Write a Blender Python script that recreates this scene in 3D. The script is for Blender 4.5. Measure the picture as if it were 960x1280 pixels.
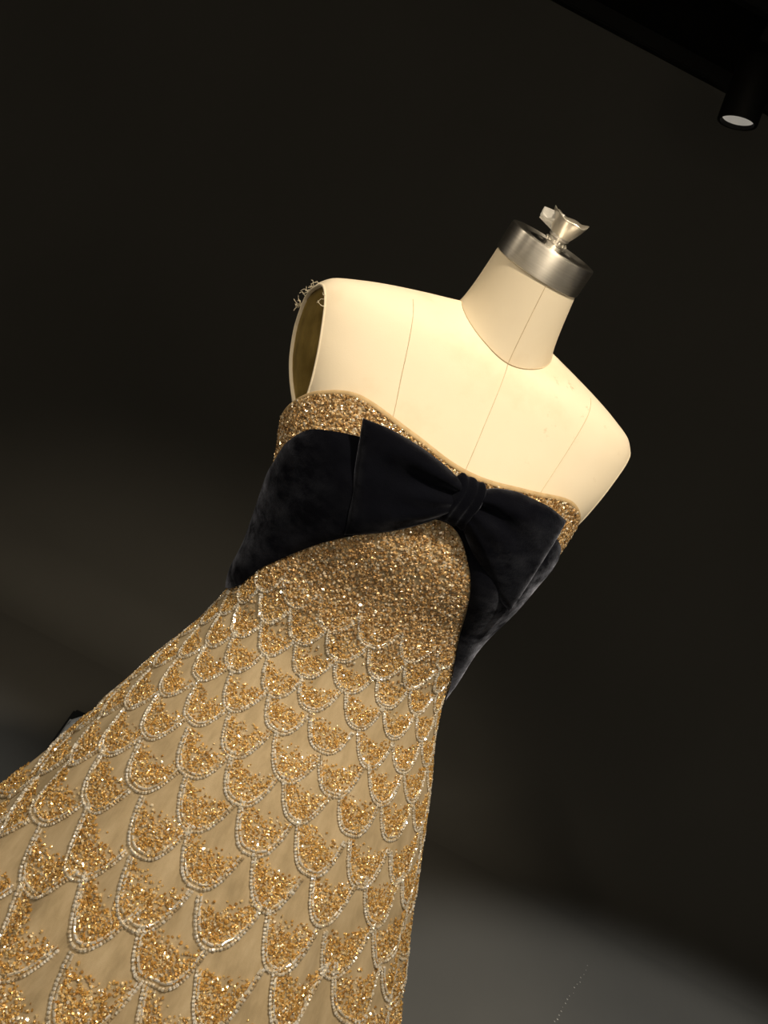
import bpy, bmesh, math, random
import numpy as np
from mathutils import Vector, Matrix

for o in list(bpy.data.objects):
    bpy.data.objects.remove(o, do_unlink=True)
scene = bpy.context.scene
COL = scene.collection
random.seed(7)
RNG = np.random.default_rng(11)
PI = math.pi
rad = math.radians

# ------------------------------------------------------------------ camera
ROLL, PITCH = rad(28.0), rad(-10.0)
CAM = Vector((0.0, -0.919, 1.44))
fwd = Vector((0, math.cos(PITCH), math.sin(PITCH)))
R0 = Vector((1, 0, 0))
U0 = Vector((0, -math.sin(PITCH), math.cos(PITCH)))
cx_ = R0 * math.cos(ROLL) + U0 * math.sin(ROLL)
cy_ = -R0 * math.sin(ROLL) + U0 * math.cos(ROLL)
cam_d = bpy.data.cameras.new('camera')
cam = bpy.data.objects.new('camera', cam_d)
COL.objects.link(cam)
m = Matrix((cx_, cy_, -fwd)).transposed().to_4x4()
m.translation = CAM
cam.matrix_world = m
cam_d.sensor_fit = 'VERTICAL'
cam_d.sensor_height = 24.0
cam_d.lens = 1040.0 / 1280.0 * 24.0
cam_d.clip_start = 0.02
scene.camera = cam

# ------------------------------------------------------------------ world, lights, exposure
world = bpy.data.worlds.new('world')
scene.world = world
world.use_nodes = True
bg = world.node_tree.nodes['Background']
bg.inputs['Color'].default_value = (1.0, 0.90, 0.76, 1)
bg.inputs['Strength'].default_value = 0.05

def spot(name, loc, target, power, angle, blend, col, radius):
    d = bpy.data.lights.new(name, 'SPOT')
    d.energy = power
    d.spot_size = rad(angle)
    d.spot_blend = blend
    d.color = col
    d.shadow_soft_size = radius
    o = bpy.data.objects.new(name, d)
    COL.objects.link(o)
    o.location = loc
    o.rotation_euler = (Vector(target) - Vector(loc)).to_track_quat('-Z', 'Y').to_euler()
    return o

WARM = (1.0, 0.83, 0.60)
spot('key_spot', (0.30, -0.95, 2.62), (0.0, -0.05, 1.08), 106, 60, 0.6, WARM, 0.045)
for lx, ly, pw_ in ((-1.9, -0.35, 26), (-1.35, -1.15, 17), (-0.75, -1.55, 15), (-0.25, -1.9, 12), (0.85, -1.55, 10), (1.35, -1.1, 10), (1.9, -0.6, 9)):  # unseen spots, added for bead glints and velvet sheen
    spot('added_glint_spot', (lx, ly, 2.64), (0.0, -0.05, 0.98), pw_ * 0.95, 36, 0.6, WARM, 0.035)
spot('floor_spot', (1.9, -0.25, 2.68), (1.9, -0.25, 0.0), 225, 80.5, 0.22, (1.0, 0.96, 0.88), 0.05)
spot('floor_spot', (-1.0, 0.42, 2.68), (-1.0, 0.42, 0.0), 80, 45, 0.7, (1.0, 0.96, 0.88), 0.05)  # added spot, brightens the dark floor left of the gown
for k, x in enumerate((-1.6, 0.0, 1.6)):  # unseen washers, added to light the pale wall behind the camera for fill
    spot('added_wall_washer', (x, -2.5, 2.6), (x, -3.6, 1.35), 110, 110, 1.0, (1.0, 0.90, 0.76), 0.05)

vs = scene.view_settings
vs.view_transform = 'Standard'
vs.look = 'None'
vs.exposure = 0.0
vs.gamma = 1.0
vs.use_curve_mapping = False

# ------------------------------------------------------------------ helpers
def link(name, me, mat, parent=None):
    o = bpy.data.objects.new(name, me)
    COL.objects.link(o)
    if mat is not None:
        me.materials.clear()
        me.materials.append(mat)
    if parent is not None:
        o.parent = parent
    return o

def empty(name, loc=(0, 0, 0), rz=0.0):
    o = bpy.data.objects.new(name, None)
    o.empty_display_size = 0.1
    COL.objects.link(o)
    o.location = loc
    o.rotation_euler = (0, 0, rz)
    return o

def tag(o, label, cat, group=None):
    o['label'] = label
    o['category'] = cat
    if group:
        o['group'] = group
    return o

def structure(o):
    o['kind'] = 'structure'
    return o

def mesh_of(verts, faces, smooth=True, name='mesh'):
    me = bpy.data.meshes.new(name)
    me.from_pydata([tuple(map(float, v)) for v in verts], [], faces)
    me.validate()
    if smooth:
        me.polygons.foreach_set('use_smooth', [True] * len(me.polygons))
    me.update()
    return me

def grid_mesh(P, close_u=False, smooth=True, flip=False):
    """P[i][j] -> (nu, nv, 3) array"""
    P = np.asarray(P, float)
    nu, nv = P.shape[:2]
    faces = []
    for i in range(nu if close_u else nu - 1):
        i2 = (i + 1) % nu
        for j in range(nv - 1):
            f = (i * nv + j, i2 * nv + j, i2 * nv + j + 1, i * nv + j + 1)
            faces.append(f[::-1] if flip else f)
    return mesh_of(P.reshape(-1, 3), faces, smooth)

def bm_mesh(bm, smooth=False):
    me = bpy.data.meshes.new('mesh')
    bm.normal_update()
    bm.to_mesh(me)
    bm.free()
    if smooth:
        me.polygons.foreach_set('use_smooth', [True] * len(me.polygons))
    return me

def box_mesh(x0, x1, y0, y1, z0, z1, bev=0.0):
    bm = bmesh.new()
    bmesh.ops.create_cube(bm, size=1.0)
    for v in bm.verts:
        v.co = Vector(((x0 + x1) / 2 + v.co.x * (x1 - x0), (y0 + y1) / 2 + v.co.y * (y1 - y0), (z0 + z1) / 2 + v.co.z * (z1 - z0)))
    if bev > 0:
        bmesh.ops.bevel(bm, geom=bm.edges[:], offset=bev, segments=2, affect='EDGES')
    return bm_mesh(bm)

def lathe_mesh(prof, seg=48, M=None, smooth=True):
    P = []
    for i in range(seg):
        a = 2 * PI * i / seg
        row = []
        for r, z in prof:
            v = Vector((r * math.cos(a), r * math.sin(a), z))
            if M is not None:
                v = M @ v
            row.append(tuple(v))
        P.append(row)
    return grid_mesh(P, close_u=True, smooth=smooth)

def sharp(o, ang=35):
    me = o.data
    bm = bmesh.new()
    bm.from_mesh(me)
    for e in bm.edges:
        if len(e.link_faces) == 2 and e.calc_face_angle(0) > rad(ang):
            e.smooth = False
    bm.to_mesh(me)
    bm.free()
    return o

def tube_mesh(pts, r, seg=6):
    pts = [Vector(p) for p in pts]
    P = []
    n = len(pts)
    up = Vector((0.31, 0.52, 0.79))
    for i, p in enumerate(pts):
        t = (pts[min(i + 1, n - 1)] - pts[max(i - 1, 0)]).normalized()
        a = t.cross(up).normalized()
        b = t.cross(a)
        P.append([tuple(p + (a * math.cos(2 * PI * k / seg) + b * math.sin(2 * PI * k / seg)) * r) for k in range(seg + 1)])
    return grid_mesh(P)

def pchip(xs, ys):
    xs = np.array(xs, float); ys = np.array(ys, float)
    idx = np.argsort(xs); xs = xs[idx]; ys = ys[idx]
    h = np.diff(xs); d = np.diff(ys) / h
    mm = np.zeros(len(xs))
    mm[0] = d[0]; mm[-1] = d[-1]
    for k in range(1, len(xs) - 1):
        if d[k - 1] * d[k] > 0:
            w1 = 2 * h[k] + h[k - 1]; w2 = h[k] + 2 * h[k - 1]
            mm[k] = (w1 + w2) / (w1 / d[k - 1] + w2 / d[k])
    def f(x):
        x = np.clip(np.asarray(x, float), xs[0], xs[-1])
        k = np.clip(np.searchsorted(xs, x) - 1, 0, len(h) - 1)
        t = (x - xs[k]) / h[k]
        return ((2 * t**3 - 3 * t**2 + 1) * ys[k] + (t**3 - 2 * t**2 + t) * h[k] * mm[k]
                + (-2 * t**3 + 3 * t**2) * ys[k + 1] + (t**3 - t**2) * h[k] * mm[k + 1])
    return f

def sstep(a, b, x):
    t = np.clip((np.asarray(x, float) - a) / (b - a), 0, 1)
    return t * t * (3 - 2 * t)

# ------------------------------------------------------------------ materials
def new_mat(name):
    mt = bpy.data.materials.new(name)
    mt.use_nodes = True
    nt = mt.node_tree
    b = nt.nodes['Principled BSDF']
    return mt, nt, b

def N(nt, typ, **kw):
    n = nt.nodes.new(typ)
    for k, v in kw.items():
        setattr(n, k, v)
    return n

def ramp(nt, stops, interp='LINEAR'):
    r = nt.nodes.new('ShaderNodeValToRGB')
    r.color_ramp.interpolation = interp
    el = r.color_ramp.elements
    while len(el) < len(stops):
        el.new(0.5)
    for e, (p, c) in zip(el, stops):
        e.position = p
        e.color = (*c, 1)
    return r

def noise(nt, scale, detail=3.0, rough=0.5, coord='Object', stretch=None):
    tc = N(nt, 'ShaderNodeTexCoord')
    n = N(nt, 'ShaderNodeTexNoise')
    n.inputs['Scale'].default_value = scale
    n.inputs['Detail'].default_value = detail
    n.inputs['Roughness'].default_value = rough
    if stretch:
        mp = N(nt, 'ShaderNodeMapping')
        mp.inputs['Scale'].default_value = stretch
        nt.links.new(tc.outputs[coord], mp.inputs['Vector'])
        nt.links.new(mp.outputs['Vector'], n.inputs['Vector'])
    else:
        nt.links.new(tc.outputs[coord], n.inputs['Vector'])
    return n

def bump(nt, b, hsock, strength, dist):
    bp = N(nt, 'ShaderNodeBump')
    bp.inputs['Strength'].default_value = strength
    bp.inputs['Distance'].default_value = dist
    nt.links.new(hsock, bp.inputs['Height'])
    nt.links.new(bp.outputs['Normal'], b.inputs['Normal'])

def mat_noise(name, c0, c1, scale, rough=0.8, metal=0.0, lo=0.3, hi=0.7, bumps=None, detail=4.0, stretch=None, spec=0.5):
    mt, nt, b = new_mat(name)
    n = noise(nt, scale, detail, stretch=stretch)
    r = ramp(nt, [(lo, c0), (hi, c1)])
    nt.links.new(n.outputs['Fac'], r.inputs['Fac'])
    nt.links.new(r.outputs['Color'], b.inputs['Base Color'])
    b.inputs['Roughness'].default_value = rough
    b.inputs['Metallic'].default_value = metal
    b.inputs['Specular IOR Level'].default_value = spec
    if bumps:
        nb = noise(nt, bumps[0], 2.0)
        bump(nt, b, nb.outputs['Fac'], bumps[1], bumps[2])
    return mt

M_wall = mat_noise('black_wall_paint', (0.108, 0.106, 0.099), (0.122, 0.120, 0.112), 1.6, rough=0.85, spec=0.25, bumps=(240, 0.12, 0.002))
M_floor = M_wall      # floor and coved wall share one coat of dark paint
M_ceiling = mat_noise('black_ceiling_paint', (0.006, 0.006, 0.005), (0.009, 0.009, 0.008), 2.0, rough=0.9, spec=0.1)
M_black_metal = mat_noise('black_powder_coat', (0.004, 0.004, 0.004), (0.007, 0.007, 0.006), 30, rough=0.6, spec=0.3)
M_reflector = mat_noise('lamp_reflector_metal', (0.82, 0.79, 0.74), (0.92, 0.90, 0.86), 12, rough=0.4, metal=0.6)
M_speck = mat_noise('pale_specks', (0.30, 0.30, 0.28), (0.45, 0.44, 0.4), 40, rough=0.7)

# canvas of the dress form
M_canvas, nt, b = new_mat('cream_canvas')
n1 = noise(nt, 9, 5, 0.6)
r1 = ramp(nt, [(0.28, (0.78, 0.68, 0.52)), (0.42, (0.84, 0.755, 0.60)), (0.75, (0.86, 0.785, 0.64))])
nt.links.new(n1.outputs['Fac'], r1.inputs['Fac'])
n2 = noise(nt, 55, 6, 0.7)
r2 = ramp(nt, [(0.60, (1, 1, 1)), (0.72, (0.66, 0.58, 0.47))])
nt.links.new(n2.outputs['Fac'], r2.inputs['Fac'])
n3 = noise(nt, 6.0, 2, 0.5)
r3 = ramp(nt, [(0.52, (0, 0, 0)), (0.66, (1, 1, 1))])
nt.links.new(n3.outputs['Fac'], r3.inputs['Fac'])
mx = N(nt, 'ShaderNodeMix', data_type='RGBA', blend_type='MULTIPLY')
nt.links.new(r3.outputs['Color'], mx.inputs['Factor'])
nt.links.new(r1.outputs['Color'], mx.inputs['A'])
nt.links.new(r2.outputs['Color'], mx.inputs['B'])
nt.links.new(mx.outputs['Result'], b.inputs['Base Color'])
b.inputs['Roughness'].default_value = 0.8
b.inputs['Specular IOR Level'].default_value = 0.25
nb = noise(nt, 900, 2)
bump(nt, b, nb.outputs['Fac'], 0.12, 0.0006)

M_seam = mat_noise('seam_thread', (0.58, 0.48, 0.33), (0.68, 0.58, 0.42), 300, rough=0.9)
M_thread = mat_noise('loose_thread', (0.75, 0.68, 0.52), (0.85, 0.79, 0.64), 80, rough=0.9)
M_armplate = mat_noise('tarnished_arm_plate', (0.24, 0.165, 0.04), (0.46, 0.33, 0.10), 38, rough=0.45, metal=0.35, bumps=(120, 0.3, 0.002), detail=6)
M_steel, nt, b = new_mat('brushed_steel')
n1 = noise(nt, 40, 3, stretch=(1, 1, 14))
r1 = ramp(nt, [(0.3, (0.70, 0.68, 0.64)), (0.7, (0.82, 0.80, 0.76))])
nt.links.new(n1.outputs['Fac'], r1.inputs['Fac'])
nt.links.new(r1.outputs['Color'], b.inputs['Base Color'])
b.inputs['Metallic'].default_value = 1.0
b.inputs['Roughness'].default_value = 0.42
b.inputs['Anisotropic'].default_value = 0.8
b.inputs['Anisotropic Rotation'].default_value = 0.25
tn = N(nt, 'ShaderNodeTangent', direction_type='RADIAL', axis='Z')
nt.links.new(tn.outputs['Tangent'], b.inputs['Tangent'])
M_foil = mat_noise('crumpled_silver_wrap', (0.60, 0.56, 0.48), (0.80, 0.76, 0.68), 50, rough=0.33, metal=0.75)

def mat_plastic(name, alpha, c):
    mt, nt, b = new_mat(name)
    n = noise(nt, 60, 4)
    r = ramp(nt, [(0.35, tuple(x * 0.8 for x in c)), (0.65, c)])
    nt.links.new(n.outputs['Fac'], r.inputs['Fac'])
    nt.links.new(r.outputs['Color'], b.inputs['Base Color'])
    b.inputs['Roughness'].default_value = 0.2
    b.inputs['Alpha'].default_value = alpha
    return mt
M_plastic = mat_plastic('clear_plastic_film', 0.6, (0.80, 0.80, 0.78))

# velvet
M_velvet, nt, b = new_mat('navy_velvet')
n1 = noise(nt, 14, 4, 0.6)
r1 = ramp(nt, [(0.35, (0.0012, 0.0015, 0.0035)), (0.7, (0.0024, 0.0030, 0.0062))])
nt.links.new(n1.outputs['Fac'], r1.inputs['Fac'])
nt.links.new(r1.outputs['Color'], b.inputs['Base Color'])
b.inputs['Roughness'].default_value = 0.9
b.inputs['Specular IOR Level'].default_value = 0.05
n2 = noise(nt, 26, 8, 0.72, stretch=(1, 1, 1.8))
r2 = ramp(nt, [(0.40, (0.06, 0.06, 0.06)), (0.68, (0.75, 0.75, 0.75))])
nt.links.new(n2.outputs['Fac'], r2.inputs['Fac'])
nt.links.new(r2.outputs['Color'], b.inputs['Sheen Weight'])
b.inputs['Sheen Roughness'].default_value = 0.38
b.inputs['Sheen Tint'].default_value = (0.52, 0.58, 0.78, 1)
nb = noise(nt, 700, 2)
bump(nt, b, nb.outputs['Fac'], 0.35, 0.001)

# tulle over lining
M_tulle, nt, b = new_mat('champagne_tulle')
n1 = noise(nt, 7, 5, 0.65, stretch=(7, 7, 0.7))
r1 = ramp(nt, [(0.3, (0.38, 0.30, 0.185)), (0.5, (0.49, 0.39, 0.25)), (0.7, (0.58, 0.475, 0.32))])  # vertical streaks paint the light and dark of folds into the tulle
nt.links.new(n1.outputs['Fac'], r1.inputs['Fac'])
nt.links.new(r1.outputs['Color'], b.inputs['Base Color'])
b.inputs['Roughness'].default_value = 0.65
b.inputs['Specular IOR Level'].default_value = 0.2
b.inputs['Sheen Weight'].default_value = 0.15
b.inputs['Sheen Tint'].default_value = (1.0, 0.88, 0.66, 1)
nb = noise(nt, 1100, 1)
bump(nt, b, nb.outputs['Fac'], 0.2, 0.0005)
M_binding = mat_noise('tan_neckline_binding', (0.46, 0.33, 0.17), (0.58, 0.43, 0.24), 120, rough=0.7, bumps=(800, 0.3, 0.0008))

def mat_bead(name, stops, rough, metal, coat=1.0):
    mt, nt, b = new_mat(name)
    g = N(nt, 'ShaderNodeNewGeometry')
    r = ramp(nt, stops)
    nt.links.new(g.outputs['Random Per Island'], r.inputs['Fac'])
    nt.links.new(r.outputs['Color'], b.inputs['Base Color'])
    b.inputs['Metallic'].default_value = metal
    b.inputs['Roughness'].default_value = rough
    b.inputs['Coat Weight'].default_value = coat
    b.inputs['Coat Roughness'].default_value = 0.10
    b.inputs['Coat IOR'].default_value = 2.0
    return mt
M_gold = mat_bead('gold_beads', [(0.0, (0.42, 0.22, 0.055)), (0.3, (0.70, 0.41, 0.11)), (0.65, (0.90, 0.60, 0.21)), (0.88, (0.95, 0.77, 0.45)), (1.0, (0.96, 0.91, 0.80))], 0.2, 0.4)
M_silver = mat_bead('silver_lined_beads', [(0.0, (0.50, 0.38, 0.22)), (0.25, (0.85, 0.76, 0.60)), (0.6, (0.97, 0.93, 0.84)), (1.0, (0.99, 0.98, 0.95))], 0.12, 0.35, 1.0)
M_bodice_beads = mat_bead('bodice_sequins', [(0.0, (0.30, 0.16, 0.05)), (0.3, (0.52, 0.32, 0.13)), (0.6, (0.72, 0.48, 0.21)), (0.82, (0.85, 0.66, 0.40)), (1.0, (0.95, 0.90, 0.80))], 0.22, 0.4)

# ------------------------------------------------------------------ setting
YW = 2.03          # wall plane
HC = 2.71          # ceiling
RC = 0.22          # radius of the coved wall foot
X0, X1 = -4.0, 4.5
prof = [(YW, HC), (YW, 1.6), (YW, 0.8), (YW, RC)]
for k in range(1, 9):
    a = k / 8 * PI / 2
    prof.append((YW - RC + RC * math.cos(a), RC - RC * math.sin(a)))
P = [[(x, y, z) for (y, z) in prof] for x in np.linspace(X0, X1, 12)]
wall = structure(link('wall_back', grid_mesh(P, flip=True), M_wall))
P = [[(x, y, 0.0) for y in np.linspace(-3.6, YW - RC, 10)] for x in np.linspace(X0, X1, 12)]
floor = structure(link('floor', grid_mesh(P), M_floor))
M_bounce = mat_noise('pale_bounce_wall_paint', (0.62, 0.58, 0.50), (0.68, 0.64, 0.56), 2.0, rough=0.9, bumps=(200, 0.1, 0.002))  # unseen wall behind the camera, added pale to bounce soft fill forward
P = [[(x, -3.6, z) for z in np.linspace(0, HC, 6)] for x in np.linspace(X0, X1, 12)]
structure(link('wall_bounce', grid_mesh(P), M_bounce))
ceil = structure(link('ceiling', box_mesh(X0, X1, -3.6, YW, HC, HC + 0.05), M_ceiling))
trim = structure(link('trim_1', box_mesh(X0, X1, YW - 0.035, YW, HC - 0.05, HC, 0.004), M_black_metal))

# ------------------------------------------------------------------ body sections
BODY_X, YAW = 0.023, rad(17.0)
EXP = 2.3
T = [  # z, half width, front depth, back depth of the dress form
    (0.88, 0.168, 0.118, 0.120), (1.00, 0.160, 0.108, 0.112), (1.13, 0.132, 0.090, 0.084), (1.20, 0.139, 0.096, 0.088),
    (1.28, 0.151, 0.104, 0.094), (1.33, 0.162, 0.104, 0.098), (1.36, 0.178, 0.100, 0.100), (1.39, 0.192, 0.093, 0.099),
    (1.42, 0.201, 0.084, 0.096), (1.445, 0.203, 0.0765, 0.090), (1.46, 0.200, 0.071, 0.084), (1.475, 0.189, 0.064, 0.076),
    (1.487, 0.163, 0.0545, 0.070), (1.497, 0.135, 0.0415, 0.065), (1.508, 0.098, 0.0245, 0.056), (1.516, 0.068, 0.012, 0.048), (1.522, 0.046, 0.004, 0.040)]
ta = pchip([t[0] for t in T], [t[1] for t in T])
tf = pchip([t[0] for t in T], [t[2] for t in T])
tb = pchip([t[0] for t in T], [t[3] for t in T])
G = [  # the gown
    (1.42, 0.180, 0.100, 0.108), (1.34, 0.1745, 0.112, 0.104), (1.28, 0.157, 0.117, 0.100), (1.20, 0.143, 0.101, 0.094),
    (1.13, 0.139, 0.098, 0.091), (1.09, 0.147, 0.108, 0.100), (1.00, 0.183, 0.146, 0.135), (0.91, 0.216, 0.182, 0.170),
    (0.81, 0.250, 0.217, 0.205), (0.725, 0.280, 0.247, 0.240), (0.40, 0.392, 0.370, 0.39), (0.004, 0.50, 0.49, 0.54)]
ga = pchip([t[0] for t in G], [t[1] for t in G])
gf = pchip([t[0] for t in G], [t[2] for t in G])
gb = pchip([t[0] for t in G], [t[3] for t in G])

def spow(v, e):
    return np.sign(v) * np.abs(v) ** e

def bust(x, z, amt):
    return amt * np.exp(-((np.abs(x) - 0.072) / 0.050) ** 2 / 2) * np.exp(-((z - 1.285) / 0.048) ** 2 / 2)

def S_form(th, z, off=0.0):
    th = np.asarray(th, float); z = np.asarray(z, float) + 0 * th
    c = np.cos(th)
    # the back is boxier than the chest at armhole height
    ex = EXP + np.where(c < 0, 1.6 * sstep(1.32, 1.37, z) * sstep(1.49, 1.46, z), 0.0)
    x = np.sign(np.sin(th)) * np.abs(np.sin(th)) ** (2 / ex) * (ta(z) + off)
    d = np.where(c > 0, tf(z), tb(z)) + off
    y = -np.sign(c) * np.abs(c) ** (2 / ex) * d
    y = y - np.where(c > 0, bust(x, z, 0.012) * np.clip(c * 3, 0, 1), 0)
    return np.stack([x, y, z], -1)

def S_gown(th, z, off=0.0):
    th = np.asarray(th, float); z = np.asarray(z, float) + 0 * th
    e = 2 / (EXP - 0.25 * sstep(1.1, 0.8, z))
    fold = sstep(1.02, 0.45, z) * (0.015 * np.sin(9 * th + 0.6) + 0.013 * np.sin(17 * th + 2.1 + 1.5 * z) + 0.007 * np.sin(29 * th + 0.4))
    x = spow(np.sin(th), e) * (ga(z) + off + fold)
    c = np.cos(th)
    d = np.where(c > 0, gf(z), gb(z)) + off + fold
    y = -spow(c, e) * d
    y = y - np.where(c > 0, bust(x, z, 0.016) * np.clip(c * 3, 0, 1), 0)
    return np.stack([x, y, z], -1)

def frame_on(S, th, z, off):
    """points, normals and tangents on a surface"""
    p = S(th, z, off)
    dt = S(th + 0.004, z, off) - S(th - 0.004, z, off)
    dz = S(th, z + 0.003, off) - S(th, z - 0.003, off)
    n = np.cross(dt, dz)
    n /= np.linalg.norm(n, axis=-1, keepdims=True) + 1e-12
    dt /= np.linalg.norm(dt, axis=-1, keepdims=True) + 1e-12
    return p, n, dt

def th_of_x(x, z, S='form'):
    a = float(ta(z) if S == 'form' else ga(z))
    s = min(1.0, (abs(x) / a) ** (EXP / 2))
    return math.copysign(math.asin(s), x)

# ------------------------------------------------------------------ dress form
form = tag(empty('dress_form', (BODY_X, 0, 0), YAW), 'cream canvas dress form torso with steel neck cap wearing the gold gown', 'dress form')
zs = np.concatenate([np.linspace(0.88, 1.30, 22), np.linspace(1.315, 1.46, 24), np.linspace(1.465, 1.522, 22)])
ths = np.linspace(-PI, PI, 145)[:-1]
P = np.stack([S_form(np.full(len(zs), t), zs) for t in ths])
me = grid_mesh(P, close_u=True)
bm = bmesh.new()
bm.from_mesh(me)
plates = []
for s in (-1, 1):
    A = Vector((s * 0.1955, 0, 1.472)); B = Vector((s * 0.165, 0, 1.338))
    d = (A - B).normalized()
    nrm = Vector((s * d.z, 0, -s * d.x)).normalized()
    if nrm.x * s < 0:
        nrm = -nrm
    nrm = (nrm + Vector((0, -0.20, 0))).normalized()
    A.y = -0.02
    r = bmesh.ops.bisect_plane(bm, geom=[g for g in bm.verts[:] + bm.edges[:] + bm.faces[:] if (g.co.z if isinstance(g, bmesh.types.BMVert) else max(v.co.z for v in g.verts)) > 1.328], plane_co=A, plane_no=nrm, clear_outer=True, dist=1e-6)
    ed = [g for g in r['geom_cut'] if isinstance(g, bmesh.types.BMEdge) and len(g.link_faces) == 1]
    ring = set(v for e in ed for v in e.verts)
    ctr = sum((v.co for v in ring), Vector()) / len(ring)
    lst = sorted(ring, key=lambda v: math.atan2((v.co - ctr).dot(d), v.co.y - ctr.y))
    plates.append((s, nrm, d, ctr, [v.co.copy() for v in lst]))
bmesh.ops.recalc_face_normals(bm, faces=bm.faces[:])
torso = link('torso', bm_mesh(bm, True), M_canvas, form)
for s, nrm, d, ctr, loop in plates:
    # rolled canvas lip round the armhole, then the metal plate set inside it
    n = len(loop)
    P = []
    for q in loop:
        inw = (ctr - q).normalized()
        row = []
        for k in range(7):
            a = k / 6 * PI
            row.append(tuple(q + inw * (0.0016 - 0.0016 * math.cos(a)) + nrm * (0.0016 * math.sin(a)) - nrm * (0.0 if k < 6 else 0.003)))
        P.append(row)
    link('armhole_edge', grid_mesh(P, close_u=True), M_canvas, form)
    vs_ = []
    for rr, dd in ((0.99, -0.0005), (0.96, -0.002), (0.6, 0.001), (0.3, 0.002)):
        for q in loop:
            vs_.append(ctr + (q - ctr) * rr + nrm * dd)
    fs = []
    for k in range(3):
        for i in range(n):
            j = (i + 1) % n
            fs.append((k * n + i, k * n + j, (k + 1) * n + j, (k + 1) * n + i))
    vs_.append(ctr + nrm * 0.0022)
    for i in range(n):
        fs.append((3 * n + i, 3 * n + (i + 1) % n, 4 * n))
    pl = link('arm_plate', mesh_of(vs_, fs), M_armplate, form)
    pl['label'] = 'tarnished dark brass arm plate'

# frayed threads at the shoulder edge on the side towards the camera's left
s, nrm, d, ctr, loop = plates[0]
top = sorted(loop, key=lambda q: -q.z)[:26]
bmt = bmesh.new()
rr = random.Random(3)
for k in range(34):
    q = rr.choice(top)
    if q.y < -0.01 and rr.random() < 0.7:
        q = max(top, key=lambda w: w.y)
    L = rr.uniform(0.004, 0.011)
    dirv = (nrm * rr.uniform(0.3, 1) + Vector((0, rr.uniform(0.1, 1), rr.uniform(-0.6, 0.7)))).normalized()
    pts = [q + dirv * L * t + Vector((0, 0, -0.004 * t * t * rr.uniform(-1, 1))) for t in (0, 0.35, 0.7, 1)]
    tm = tube_mesh(pts, 0.00028, 4)
    bmt.from_mesh(tm)
o = link('frayed_threads', bm_mesh(bmt), M_thread, form)
o['kind'] = 'stuff'

# neck: from a seam on the torso to a ring tilted forwards
def neck_seam(t, off=0.0):
    """the point of the neck seam at angle t: an ellipse pushed down on to the shoulders"""
    x, y = 0.0575 * math.sin(t), -0.0575 * math.cos(t) - 0.001
    lo, hi = 1.40, 1.522
    for _ in range(40):
        zm = (lo + hi) / 2
        dd = float(tf(zm) if y < 0 else tb(zm))
        v = (abs(x) / float(ta(zm))) ** EXP + (abs(y) / dd) ** EXP
        if v < 1:
            lo = zm
        else:
            hi = zm
    return Vector((x * (1 + off / 0.0575), y * (1 + off / 0.0575), lo))
TILT = rad(17)
NC = Vector((-0.010, -0.030, 1.576))     # centre of the upper neck ring
MN = Matrix.Translation(NC) @ Matrix.Rotation(TILT, 4, 'X')
NR = 0.0468
P = []
for t in ths:
    base = neck_seam(t, 0.0008)
    topv = MN @ Vector((NR * math.sin(t), -NR * math.cos(t), 0.004))
    below = base + Vector((0, 0, -0.006))
    row = [tuple(below)]
    for k in range(15):
        w = k / 14
        p = base.lerp(topv, w)
        axis = Vector((0, -0.008, 1.505)).lerp(NC, w)
        p = axis + (p - axis) * (1 - 0.03 * math.sin(PI * w ** 0.7))
        if w == 0:
            p = base
        row.append(tuple(p))
    P.append(row)
neck = link('neck', grid_mesh(P, close_u=True), M_canvas, form)

# seams
def seam_on_form(path, par, r=0.00042, off=0.0001):
    pts = [tuple(S_form(th_of_x(x, z), z, off)) for x, z in path]
    return link('seam', tube_mesh(pts, r, 5), M_seam, par)
seam_on_form([(0.0, z) for z in np.linspace(1.486, 1.30, 40)], torso)
for sx in (-1, 1):
    pf = pchip([1.30, 1.36, 1.43, 1.496], [0.083, 0.085, 0.098, 0.112])
    seam_on_form([(sx * float(pf(z)), z) for z in np.linspace(1.30, 1.494, 44)], torso)
# neck seam ring and centre line of the neck
link('seam', tube_mesh([tuple(neck_seam(t, 0.0008)) for t in np.linspace(-PI, PI, 90)], 0.0007, 5), M_seam, neck)
i0 = len(ths) // 2
link('seam', tube_mesh([tuple(Vector(q) + Vector((0, -0.0002, 0))) for q in P[i0][1:]], 0.00042, 5), M_seam, neck)

# steel neck cap with its knob
capprof = [(0.0462, -0.001), (0.0482, 0.0), (0.0485, 0.002), (0.0485, 0.0262), (0.0478, 0.0285), (0.0455, 0.0290), (0.0425, 0.0282), (0.0405, 0.0268),
           (0.030, 0.0262), (0.0285, 0.0275), (0.0265, 0.0275), (0.025, 0.0262), (0.014, 0.0262), (0.0001, 0.0262)]
MC = MN @ Matrix.Translation((0, 0, 0.003))
cap = sharp(link('neck_cap', lathe_mesh(capprof, 96), M_steel, form), 40)
cap.matrix_local = MC
cap['label'] = 'brushed steel neck cap'
knob_stem = sharp(link('knob_stem', lathe_mesh([(0.0105, 0.0255), (0.0105, 0.030), (0.0088, 0.031), (0.0088, 0.036), (0.0110, 0.0375), (0.0110, 0.041), (0.0001, 0.041)], 40, MC), M_steel, form), 40)
for k in range(12):
    a = 2 * PI * k / 12
    bmx = bmesh.new()
    bmesh.ops.create_icosphere(bmx, subdivisions=1, radius=0.0020)
    bmesh.ops.transform(bmx, matrix=MC @ Matrix.Translation((0.0108 * math.cos(a), 0.0108 * math.sin(a), 0.0335)), verts=bmx.verts)
    link('stem_bead', bm_mesh(bmx, True), M_steel, knob_stem)
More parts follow.
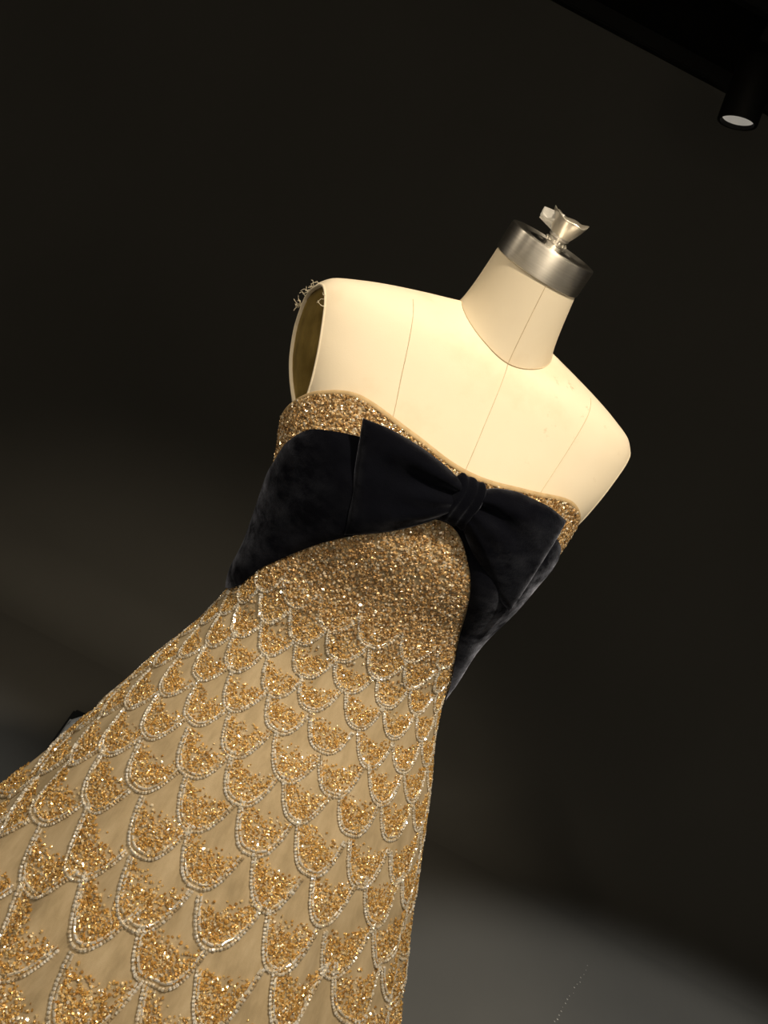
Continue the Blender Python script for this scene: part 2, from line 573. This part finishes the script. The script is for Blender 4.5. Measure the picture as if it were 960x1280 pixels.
# flared crumpled knob head
P = []
rr = np.random.default_rng(5)
seg = 40
ph = rr.uniform(0, 6.28, 6)
for i in range(seg):
    a = 2 * PI * i / seg
    row = []
    for k in range(13):
        w = k / 12
        r_ = 0.0092 + 0.0125 * w ** 0.8
        r_ *= 1 + w * (0.10 * math.sin(2 * a + ph[0]) + 0.05 * math.sin(5 * a + ph[1] + 2 * w) + 0.02 * math.sin(9 * a + ph[2] - 3 * w))
        z = 0.038 + 0.021 * w + 0.0018 * w * math.sin(2 * a + ph[3]) + 0.0008 * w * math.sin(7 * a + ph[4])
        row.append(tuple(MC @ Vector((r_ * math.cos(a), r_ * math.sin(a), z))))
    for k in range(1, 6):     # gathered over the top
        w = 1 - k / 5
        r_ = (0.0217 * w + 0.0002) * (1 + 0.1 * math.sin(2 * a + ph[0]))
        z = 0.0585 - 0.006 * (1 - w) + 0.0018 * w * math.sin(2 * a + ph[3])
        row.append(tuple(MC @ Vector((r_ * math.cos(a), r_ * math.sin(a), z))))
    P.append(row)
knob = link('knob', grid_mesh(P, close_u=True), M_foil, form)
knob['label'] = 'crumpled silver flared knob'
# torn film flap on the knob
P = []
for i in range(12):
    u = i / 11
    row = []
    for k in range(9):
        v = k / 8
        x = -0.010 - 0.017 * u
        y = -0.004 + 0.010 * u + 0.004 * math.sin(5 * v + 3 * u)
        z = 0.040 + (0.019 - 0.011 * u) * v + 0.004 * u * math.sin(7 * v) + 0.004 * u
        row.append(tuple(MC @ Vector((x, y, z))))
    P.append(row)
flap = link('plastic_flap', grid_mesh(P), M_plastic, knob)
sm = flap.modifiers.new('thickness', 'SOLIDIFY'); sm.thickness = 0.0004

# stand under the skirt
pole = link('stand_pole', lathe_mesh([(0.0001, 0.03), (0.02, 0.03), (0.02, 0.89), (0.0001, 0.89)], 24), M_black_metal, form)
link('stand_base', lathe_mesh([(0.0001, 0.0), (0.2, 0.0), (0.2, 0.015), (0.18, 0.028), (0.03, 0.04), (0.0001, 0.04)], 40), M_black_metal, form)

# ------------------------------------------------------------------ gown
gown = tag(empty('evening_gown', (BODY_X, 0, 0), YAW), 'strapless gold beaded fish-scale evening gown with black velvet bow', 'gown')
_top = pchip([-180, -130, -107, -85, -62, -40, -18, 0, 18, 40, 62, 85, 107, 130, 180],
             [1.275, 1.283, 1.299, 1.337, 1.371, 1.388, 1.380, 1.371, 1.380, 1.389, 1.376, 1.345, 1.312, 1.295, 1.285])
_sb = pchip([-180, -107, -75, -63, -50, -35, -20, 0, 12, 22, 32, 45, 60, 75, 107, 180], [1.10, 1.116, 1.146, 1.178, 1.208, 1.248, 1.282, 1.318, 1.287, 1.248, 1.210, 1.170, 1.136, 1.112, 1.10, 1.10])
_st = pchip([0, 20, 53, 71, 107, 180], [1.362, 1.360, 1.340, 1.312, 1.252, 1.235])
def ztop(th): return _top(np.degrees(th))
def zsb(th): return _sb(np.degrees(th))
def zst(th): return _st(np.abs(np.degrees(th)))
tg = np.linspace(-PI, PI, 241)[:-1]
WZ = 1.12
P = np.stack([S_gown(np.full(30, t), ztop(t) + (WZ - ztop(t)) * np.linspace(0, 1, 30)) for t in tg])
bodice = link('bodice', grid_mesh(P, close_u=True, flip=True), M_tulle, gown)
sk_z = np.concatenate([np.linspace(WZ + 0.001, 0.5, 60), np.linspace(0.49, 0.004, 24)])
P = np.stack([S_gown(np.full(len(sk_z), t), sk_z) for t in tg])
skirt = link('skirt', grid_mesh(P, close_u=True, flip=True), M_tulle, gown)
# rolled binding along the neckline
P = []
for t in tg:
    z = float(ztop(t))
    row = []
    for k in range(8):
        a = k / 7 * 2 * PI
        row.append(S_gown(t, z - 0.002 + 0.0028 * math.cos(a), 0.0004 + 0.0014 * math.sin(a)))
    P.append(row)
link('neckline_binding', grid_mesh(np.array(P), close_u=True), M_binding, gown)

# --- bead builders -------------------------------------------------
def tmpl_prism(n, rings, caps=True):
    """rings: list of (radius, x) along the x axis"""
    V = []; F = []
    for r, x in rings:
        for k in range(n):
            a = 2 * PI * k / n
            V.append((x, r * math.cos(a), r * math.sin(a)))
    for i in range(len(rings) - 1):
        for k in range(n):
            k2 = (k + 1) % n
            F.append((i * n + k, i * n + k2, (i + 1) * n + k2)); F.append((i * n + k, (i + 1) * n + k2, (i + 1) * n + k))
    if caps:
        for base, rev in ((0, True), ((len(rings) - 1) * n, False)):
            for k in range(1, n - 1):
                f = (base, base + k, base + k + 1)
                F.append(f[::-1] if rev else f)
    return np.array(V), np.array(F)
T_SEED = tmpl_prism(5, [(0.72, -0.8), (1.0, 0.0), (0.72, 0.8)])
T_CUT = tmpl_prism(5, [(0.9, -0.85), (0.9, 0.85)])
T_BUGLE = tmpl_prism(5, [(1.0, -2.0), (1.0, 2.0)])
_sv = [(0, 0, 0.22)] + [(math.cos(2 * PI * k / 6), math.sin(2 * PI * k / 6), -0.1) for k in range(6)]
T_SEQ = (np.array(_sv), np.array([(0, 1 + k, 1 + (k + 1) % 6) for k in range(6)]))

def instances(tmpl, p, ex, ey, ez, sc):
    V, F = tmpl
    sc = np.broadcast_to(np.asarray(sc, float), (len(p),))
    W = (V[None, :, 0:1] * ex[:, None, :] + V[None, :, 1:2] * ey[:, None, :] + V[None, :, 2:3] * ez[:, None, :]) * sc[:, None, None] + p[:, None, :]
    FF = F[None] + (np.arange(len(p)) * len(V))[:, None, None]
    return W.reshape(-1, 3), FF.reshape(-1, 3)

def tri_mesh(chunks):
    Vs, Fs, off = [], [], 0
    for V, F in chunks:
        if len(V) == 0:
            continue
        Vs.append(V); Fs.append(F + off); off += len(V)
    V = np.concatenate(Vs); F = np.concatenate(Fs)
    me = bpy.data.meshes.new('beads')
    me.vertices.add(len(V)); me.vertices.foreach_set('co', V.astype(np.float32).ravel())
    me.loops.add(len(F) * 3); me.loops.foreach_set('vertex_index', F.astype(np.int32).ravel())
    me.polygons.add(len(F))
    me.polygons.foreach_set('loop_start', np.arange(0, len(F) * 3, 3, dtype=np.int32))
    me.polygons.foreach_set('use_smooth', np.zeros(len(F), dtype=bool))
    me.update(calc_edges=True)
    return me

def rand_basis(n, nrm, tilt):
    """random spin about the normal with a random tilt: ex, ey in the sheet, ez out of it"""
    ez = nrm + RNG.normal(0, tilt, (n, 3))
    ez /= np.linalg.norm(ez, axis=1, keepdims=True)
    h = RNG.normal(0, 1, (n, 3))
    ex = np.cross(ez, h); ex /= np.linalg.norm(ex, axis=1, keepdims=True) + 1e-9
    ey = np.cross(ez, ex)
    return ex, ey, ez

def scatter_beads(p, n, size, seq_frac, tilt=0.35):
    k = len(p)
    u = RNG.random(k)
    ch = []
    ex, ey, ez = rand_basis(k, n, tilt)
    sz = size * RNG.uniform(0.75, 1.25, k)
    p = p + n * (sz * RNG.uniform(0.3, 1.0, k))[:, None]
    a = u < seq_frac
    ch.append(instances(T_SEQ, p[a], ex[a], ey[a], ez[a], sz[a] * 1.15))
    b_ = (~a) & (u < seq_frac + (1 - seq_frac) * 0.5)
    ch.append(instances(T_SEED, p[b_], ex[b_], ey[b_], ez[b_], sz[b_]))
    c = ~a & ~b_
    ch.append(instances(T_CUT, p[c], ex[c], ey[c], ez[c], sz[c]))
    return ch

# --- dense sequins of the bodice ----------------------------------
nb_ = 76000
th = RNG.uniform(-PI, PI, nb_)
z = RNG.uniform(1.12, 1.392, nb_)
zt = ztop(th)
keep = (z < zt - 0.0035) & ~((z > zsb(th) + 0.001) & (z < zst(th) - 0.001))
keep &= RNG.random(nb_) < (0.10 + 0.90 * sstep(1.150, 1.185, z))
keep &= (np.abs(th) < 2.3) | (RNG.random(nb_) < 0.5)
th, z = th[keep], z[keep]
p, n, t = frame_on(S_gown, th, z, 0.0)
cover = link('sequin_cover', tri_mesh(scatter_beads(p, n, 0.00135, 0.5)), M_bodice_beads, bodice)
cover['kind'] = 'stuff'

# --- scales of the skirt -------------------------------------------
NS = 18
ring_t = np.linspace(-PI, PI, 1441)
ring_p = S_gown(ring_t, np.full(1441, 0.95))[:, :2]
acc = np.concatenate([[0], np.cumsum(np.linalg.norm(np.diff(ring_p, axis=0), axis=1))])
acc /= acc[-1]
def th_of_c(c):
    f = (np.asarray(c, float) / NS) % 1.0
    return np.interp(f, acc, ring_t)
def circ(z):
    q = S_gown(ring_t[::8], np.full(len(ring_t[::8]), z))
    return np.linalg.norm(np.diff(q, axis=0), axis=1).sum()
# row coordinate w -> z
W_Z = [(0.0, 1.192)]
w, z = 0.0, 1.192
RATIO = 0.67
while z > 0.06:
    step = 0.1 * RATIO * circ(z) / NS
    sl = (float(ga(z - 0.01)) - float(ga(z))) / 0.01
    z -= step / math.sqrt(1 + max(sl, 0) ** 2)
    w += 0.1
    W_Z.append((w, z))
_wz = np.array(W_Z)
def z_of_w(w):
    return np.interp(w, _wz[:, 0], _wz[:, 1])
def on_skirt(c, w, off=0.0):
    return frame_on(S_gown, th_of_c(c), z_of_w(w), off)

POW = 2.7
PHASE = 0.0
def make_scale(k, j, parent, light=False):
    """one scale outlined in silver beads and filled with gold ones; k is the row, j the column"""
    low = float(sstep(3, 11, k))
    c0 = j + 0.5 * (k % 2) + PHASE + RNG.normal(0, 0.025 + 0.03 * low)
    w0 = k + RNG.normal(0, 0.04 + 0.04 * low)
    hw = 0.5 * RNG.uniform(0.98 - 0.14 * low, 1.02)
    hh = RNG.uniform(0.95, 1.08) * (1 + 0.05 * low)
    pw = POW * RNG.uniform(0.85, 1.15)
    tiltw = RNG.normal(0, 0.05 + 0.08 * low)
    def uv(x, y):
        return c0 + x * hw, w0 + hh * y + tiltw * x
    zmid = float(z_of_w(k + 0.5))
    pitch = circ(zmid) / NS
    bs = 0.00125 + 0.0005 * float(sstep(1.1, 0.75, zmid))
    # gold
    area = pitch * pitch * RATIO * 0.62
    gs = bs * 0.8
    cnt = int(area / (gs * gs * 4.0) * 1.25)
    x = RNG.uniform(-1, 1, cnt * 3); y = RNG.uniform(0, 1.0, cnt * 3)
    ins = y < 0.93 * (1 - np.abs(x * 1.04) ** pw)
    skew = RNG.normal(0, 0.12)
    pr = sstep(0.05, 0.45, y + 0.22 * np.abs(x) ** 1.5 + skew * x + RNG.normal(0, 0.06, cnt * 3))
    if k <= 1:
        pr = np.maximum(pr, 0.75)
    ok = ins & (RNG.random(cnt * 3) < np.clip(pr, 0.012, 1))
    x, y = x[ok][:cnt], y[ok][:cnt]
    cc, ww = uv(x, y)
    p, n, t = on_skirt(cc, ww)
    sc = link('scale', tri_mesh(scatter_beads(p, n, gs, 0.38, 0.45)), M_gold, parent)
    # silver outline: a thread of bugles inside, seed beads outside
    tt = np.linspace(-1, 1, 160)
    ch = []
    for inset, spacing, tm, size in ((0.0, 2.3, T_SEED, 1.15), (0.10, 4.0, T_BUGLE, 0.82)):
        xx = tt * (1 - inset)
        yy = (1 - np.abs(tt) ** pw) * (1 - inset) 
        a_, b_ = uv(xx, yy)
        p, n, t = on_skirt(a_, b_)
        L = np.concatenate([[0], np.cumsum(np.linalg.norm(np.diff(p, axis=0), axis=1))])
        m_ = max(6, int(L[-1] / (spacing * bs)))
        ls = (np.arange(m_) + 0.5) / m_ * L[-1]
        xs_ = np.interp(ls, L, xx); ys_ = np.interp(ls, L, yy)
        a_, b_ = uv(xs_, ys_)
        p, n, t = on_skirt(a_, b_)
        tg_ = np.gradient(p, axis=0)
        tg_ += RNG.normal(0, 0.10, tg_.shape) * np.linalg.norm(tg_, axis=1, keepdims=True)
        ex = tg_ / (np.linalg.norm(tg_, axis=1, keepdims=True) + 1e-9)
        ez = n - (n * ex).sum(1, keepdims=True) * ex
        ez /= np.linalg.norm(ez, axis=1, keepdims=True)
        ey = np.cross(ez, ex)
        s_ = size * bs * RNG.uniform(0.85, 1.15, m_)
        ch.append(instances(tm, p + ez * (s_ * 0.8)[:, None], ex, ey, ez, s_))
    link('bead_border', tri_mesh(ch), M_silver, sc)
    return sc

ROWS = 0
while z_of_w(ROWS + 1) > 0.475:
    ROWS += 1
for k in range(ROWS):
    for j in range(NS):
        make_scale(k, j, skirt)

# --- sash ------------------------------------------------------------
P = []
for t in tg:
    lo, hi = float(zsb(t)), float(zst(t))
    row = []
    for v in np.linspace(0, 1, 22):
        z = lo + (hi - lo) * v
        off = 0.0034 + 0.0050 * (1 - abs(2 * v - 1) ** 7)
        off += 0.0016 * math.sin(5 * v + 3 * t) * (1 - abs(2 * v - 1) ** 2) + 0.0012 * math.sin(11 * v - 4 * t)* (1 - abs(2 * v - 1) ** 2)
        row.append(S_gown(t, z, off))
    P.append(row)
sash = link('sash', grid_mesh(np.array(P), close_u=True), M_velvet, gown)
sash['label'] = 'midnight blue velvet sash'

# --- bow -------------------------------------------------------------
KZ = 1.345
ky = float(S_gown(0.0, KZ, 0.0)[1])
bow = empty('bow', (0, 0, 0)); bow.parent = gown
bow['label'] = 'flat black velvet bow'
def loop_mesh(sgn, top, bot, bulge, seed, wrap):
    """a flattened ribbon loop: top / bot are (x, z) outlines from the knot to the end"""
    rr = np.random.default_rng(seed)
    ft = [pchip([i / (len(q) - 1) for i in range(len(q))], [p_[0] for p_ in q]) for q in (top, bot)]
    fz = [pchip([i / (len(q) - 1) for i in range(len(q))], [p_[1] for p_ in q]) for q in (top, bot)]
    ns, nv = 40, 34
    ph = rr.uniform(0, 6.28, 4)
    front, back = [], []
    for i in range(ns):
        s = i / (ns - 1)
        fr, bk = [], []
        for k in range(nv):
            v = k / (nv - 1)
            x = (1 - v) * float(ft[0](s)) + v * float(ft[1](s))
            zz = (1 - v) * float(fz[0](s)) + v * float(fz[1](s))
            x = sgn * x
            c = (2 * v - 1)
            edge = (1 - abs(c) ** 4) ** 0.5
            endf = math.sqrt(max(0.0, 1 - max(0, (s - 0.90) / 0.10) ** 2))
            th_ = 0.004 + bulge * edge * (math.sin(PI * (0.18 + 0.60 * s)) ** 1.2)
            pl = (1 - s) ** 1.3 * s ** 0.35
            th_ += pl * edge * (0.0105 * math.cos(3.2 * PI * v + ph[0]) + 0.006 * math.cos(6.1 * PI * v + ph[1]))
            th_ += 0.003 * edge * math.sin(5 * s + 4 * v + ph[2]) * s * (1 - s) * 4
            th_ *= (0.35 + 0.65 * endf)
            yb = wrap * (abs(x) ** 2)
            fr.append((x, ky - 0.017 - th_ + yb, KZ + zz))
            bk.append((x, ky - 0.017 + 0.25 * th_ * edge + yb, KZ + zz))
        front.append(fr); back.append(bk)
    rows = [list(f) + list(b_)[::-1] for f, b_ in zip(front, back)]
    P = np.array(rows)                       # closed around v
    P = np.concatenate([P, P[:, :1]], axis=1)
    me = grid_mesh(P, flip=sgn < 0)
    bm = bmesh.new(); bm.from_mesh(me)
    bmesh.ops.remove_doubles(bm, verts=bm.verts[:], dist=1e-6)
    be = [e for e in bm.edges if len(e.link_faces) == 1]
    bmesh.ops.holes_fill(bm, edges=be, sides=0)
    bmesh.ops.recalc_face_normals(bm, faces=bm.faces[:])
    return bm_mesh(bm, True)
Lm = loop_mesh(-1, [(0.008, 0.016), (0.034, 0.024), (0.066, 0.029), (0.092, 0.030), (0.119, 0.027)],
               [(0.008, -0.018), (0.030, -0.040), (0.052, -0.058), (0.070, -0.070), (0.086, -0.080)], 0.015, 4, 1.5)
Rm = loop_mesh(1, [(0.008, 0.016), (0.028, 0.027), (0.055, 0.032), (0.084, 0.032), (0.117, 0.026)],
               [(0.008, -0.018), (0.026, -0.034), (0.052, -0.054), (0.080, -0.070), (0.111, -0.084)], 0.016, 9, 1.5)
link('bow_loop', Lm, M_velvet, bow)
link('bow_loop', Rm, M_velvet, bow)
# knot: a soft band wrapped round the middle
P = []
for i in range(36):
    a = 2 * PI * i / 36
    row = []
    for k in range(13):
        v = k / 12 * 2 - 1
        x = 0.0155 * v + 0.0012 * math.sin(3 * a)
        rz = 0.0245 + 0.002 * math.cos(2.5 * PI * v) * 0.6 + 0.0015 * abs(v) - 0.006 * abs(v) ** 6
        ry = 0.0150 + 0.0016 * math.cos(3 * PI * v) - 0.005 * abs(v) ** 6
        row.append((x, ky - 0.018 - ry * math.cos(a), KZ + rz * math.sin(a)))
    P.append(row)
link('knot', grid_mesh(P, close_u=True), M_velvet, bow)

# ------------------------------------------------------------------ track lamp on the ceiling
LX, LY, LZ = 0.352, 1.56, 2.415
rail = tag(link('track_rail', box_mesh(-2.6, 3.0, LY - 0.018, LY + 0.018, HC - 0.03, HC, 0.003), M_black_metal), 'black lighting track fixed along the dark ceiling', 'track')
lamp = tag(empty('track_spotlight', (LX, LY, LZ)), 'black cylindrical spotlight with silver reflector hanging from ceiling track', 'spotlight')
ML = Matrix.Rotation(rad(-10), 4, 'Y')
o = sharp(link('housing', lathe_mesh([(0.043, 0.012), (0.046, 0.0), (0.053, 0.0), (0.0545, 0.003), (0.0545, 0.155), (0.050, 0.165), (0.0001, 0.165)], 48, ML), M_black_metal, lamp))
nt = M_reflector.node_tree
nt.nodes['Principled BSDF'].inputs['Emission Color'].default_value = (1.0, 0.95, 0.86, 1)
nt.nodes['Principled BSDF'].inputs['Emission Strength'].default_value = 0.13
o = link('reflector', lathe_mesh([(0.0425, 0.010), (0.038, 0.035), (0.028, 0.060), (0.016, 0.075), (0.0001, 0.078)], 48, ML), M_reflector, lamp)
o = link('stem', lathe_mesh([(0.0001, 0.15), (0.011, 0.15), (0.011, 0.21), (0.0001, 0.21)], 20), M_black_metal, lamp)
o = link('track_adapter', box_mesh(-0.06, 0.06, -0.02, 0.02, 0.20, 0.27, 0.003), M_black_metal, lamp)

# ------------------------------------------------------------------ black box and plastic behind the skirt
bx, by = -0.275, 0.86
boxo = tag(empty('storage_box', (bx, by, 0), rad(8)), 'black upright box standing behind the skirt, mostly hidden', 'box')
link('body', box_mesh(-0.15, 0.15, -0.12, 0.12, 0.0, 0.295, 0.006), M_black_metal, boxo)
link('lid', box_mesh(-0.154, 0.154, -0.124, 0.124, 0.285, 0.315, 0.006), M_black_metal, boxo)
rr = np.random.default_rng(8)
P = []
for i in range(26):
    u = i / 25
    row = []
    for k in range(22):
        v = k / 21
        x = -0.148 + 0.20 * u
        y = -0.115 + 0.18 * v
        e = math.sin(PI * u) ** 0.5 * math.sin(PI * v) ** 0.5
        h = 0.317 + e * (0.085 + 0.016 * math.sin(9 * u + 5 * v) + 0.012 * math.sin(17 * v - 8 * u) + 0.006 * math.sin(31 * u + 11 * v))
        row.append((x, y, h))
    P.append(row)
film = link('plastic_film', grid_mesh(P, smooth=False), M_plastic)
film.location = (bx, by, 0); film.rotation_euler = (0, 0, rad(8))
tag(film, 'crumpled clear plastic film lying on the black box behind the skirt', 'plastic film')

# ------------------------------------------------------------------ specks on the wall and the floor
def ray_floor(px, py):
    r_, d_ = (px - 480), (py - 640)
    v = cx_ * r_ - cy_ * d_ + fwd * 1040
    return CAM + v * ((0.0 - CAM.z) / v.z)
bmx = bmesh.new()
for k in range(16):
    u = k / 15
    q = ray_floor(735 - 42 * u, 1208 + 70 * u)
    s_ = random.uniform(0.0015, 0.004)
    mt = Matrix.Translation((q.x + random.uniform(-.004, .004), q.y + random.uniform(-.004, .004), 0.001)) @ Matrix.Diagonal((s_, s_, 0.0012, 1))
    bmesh.ops.create_icosphere(bmx, subdivisions=1, radius=1.0, matrix=mt)
o = link('paint_specks', bm_mesh(bmx), M_speck, floor)
o['kind'] = 'stuff'
bpy.context.view_layer.update()
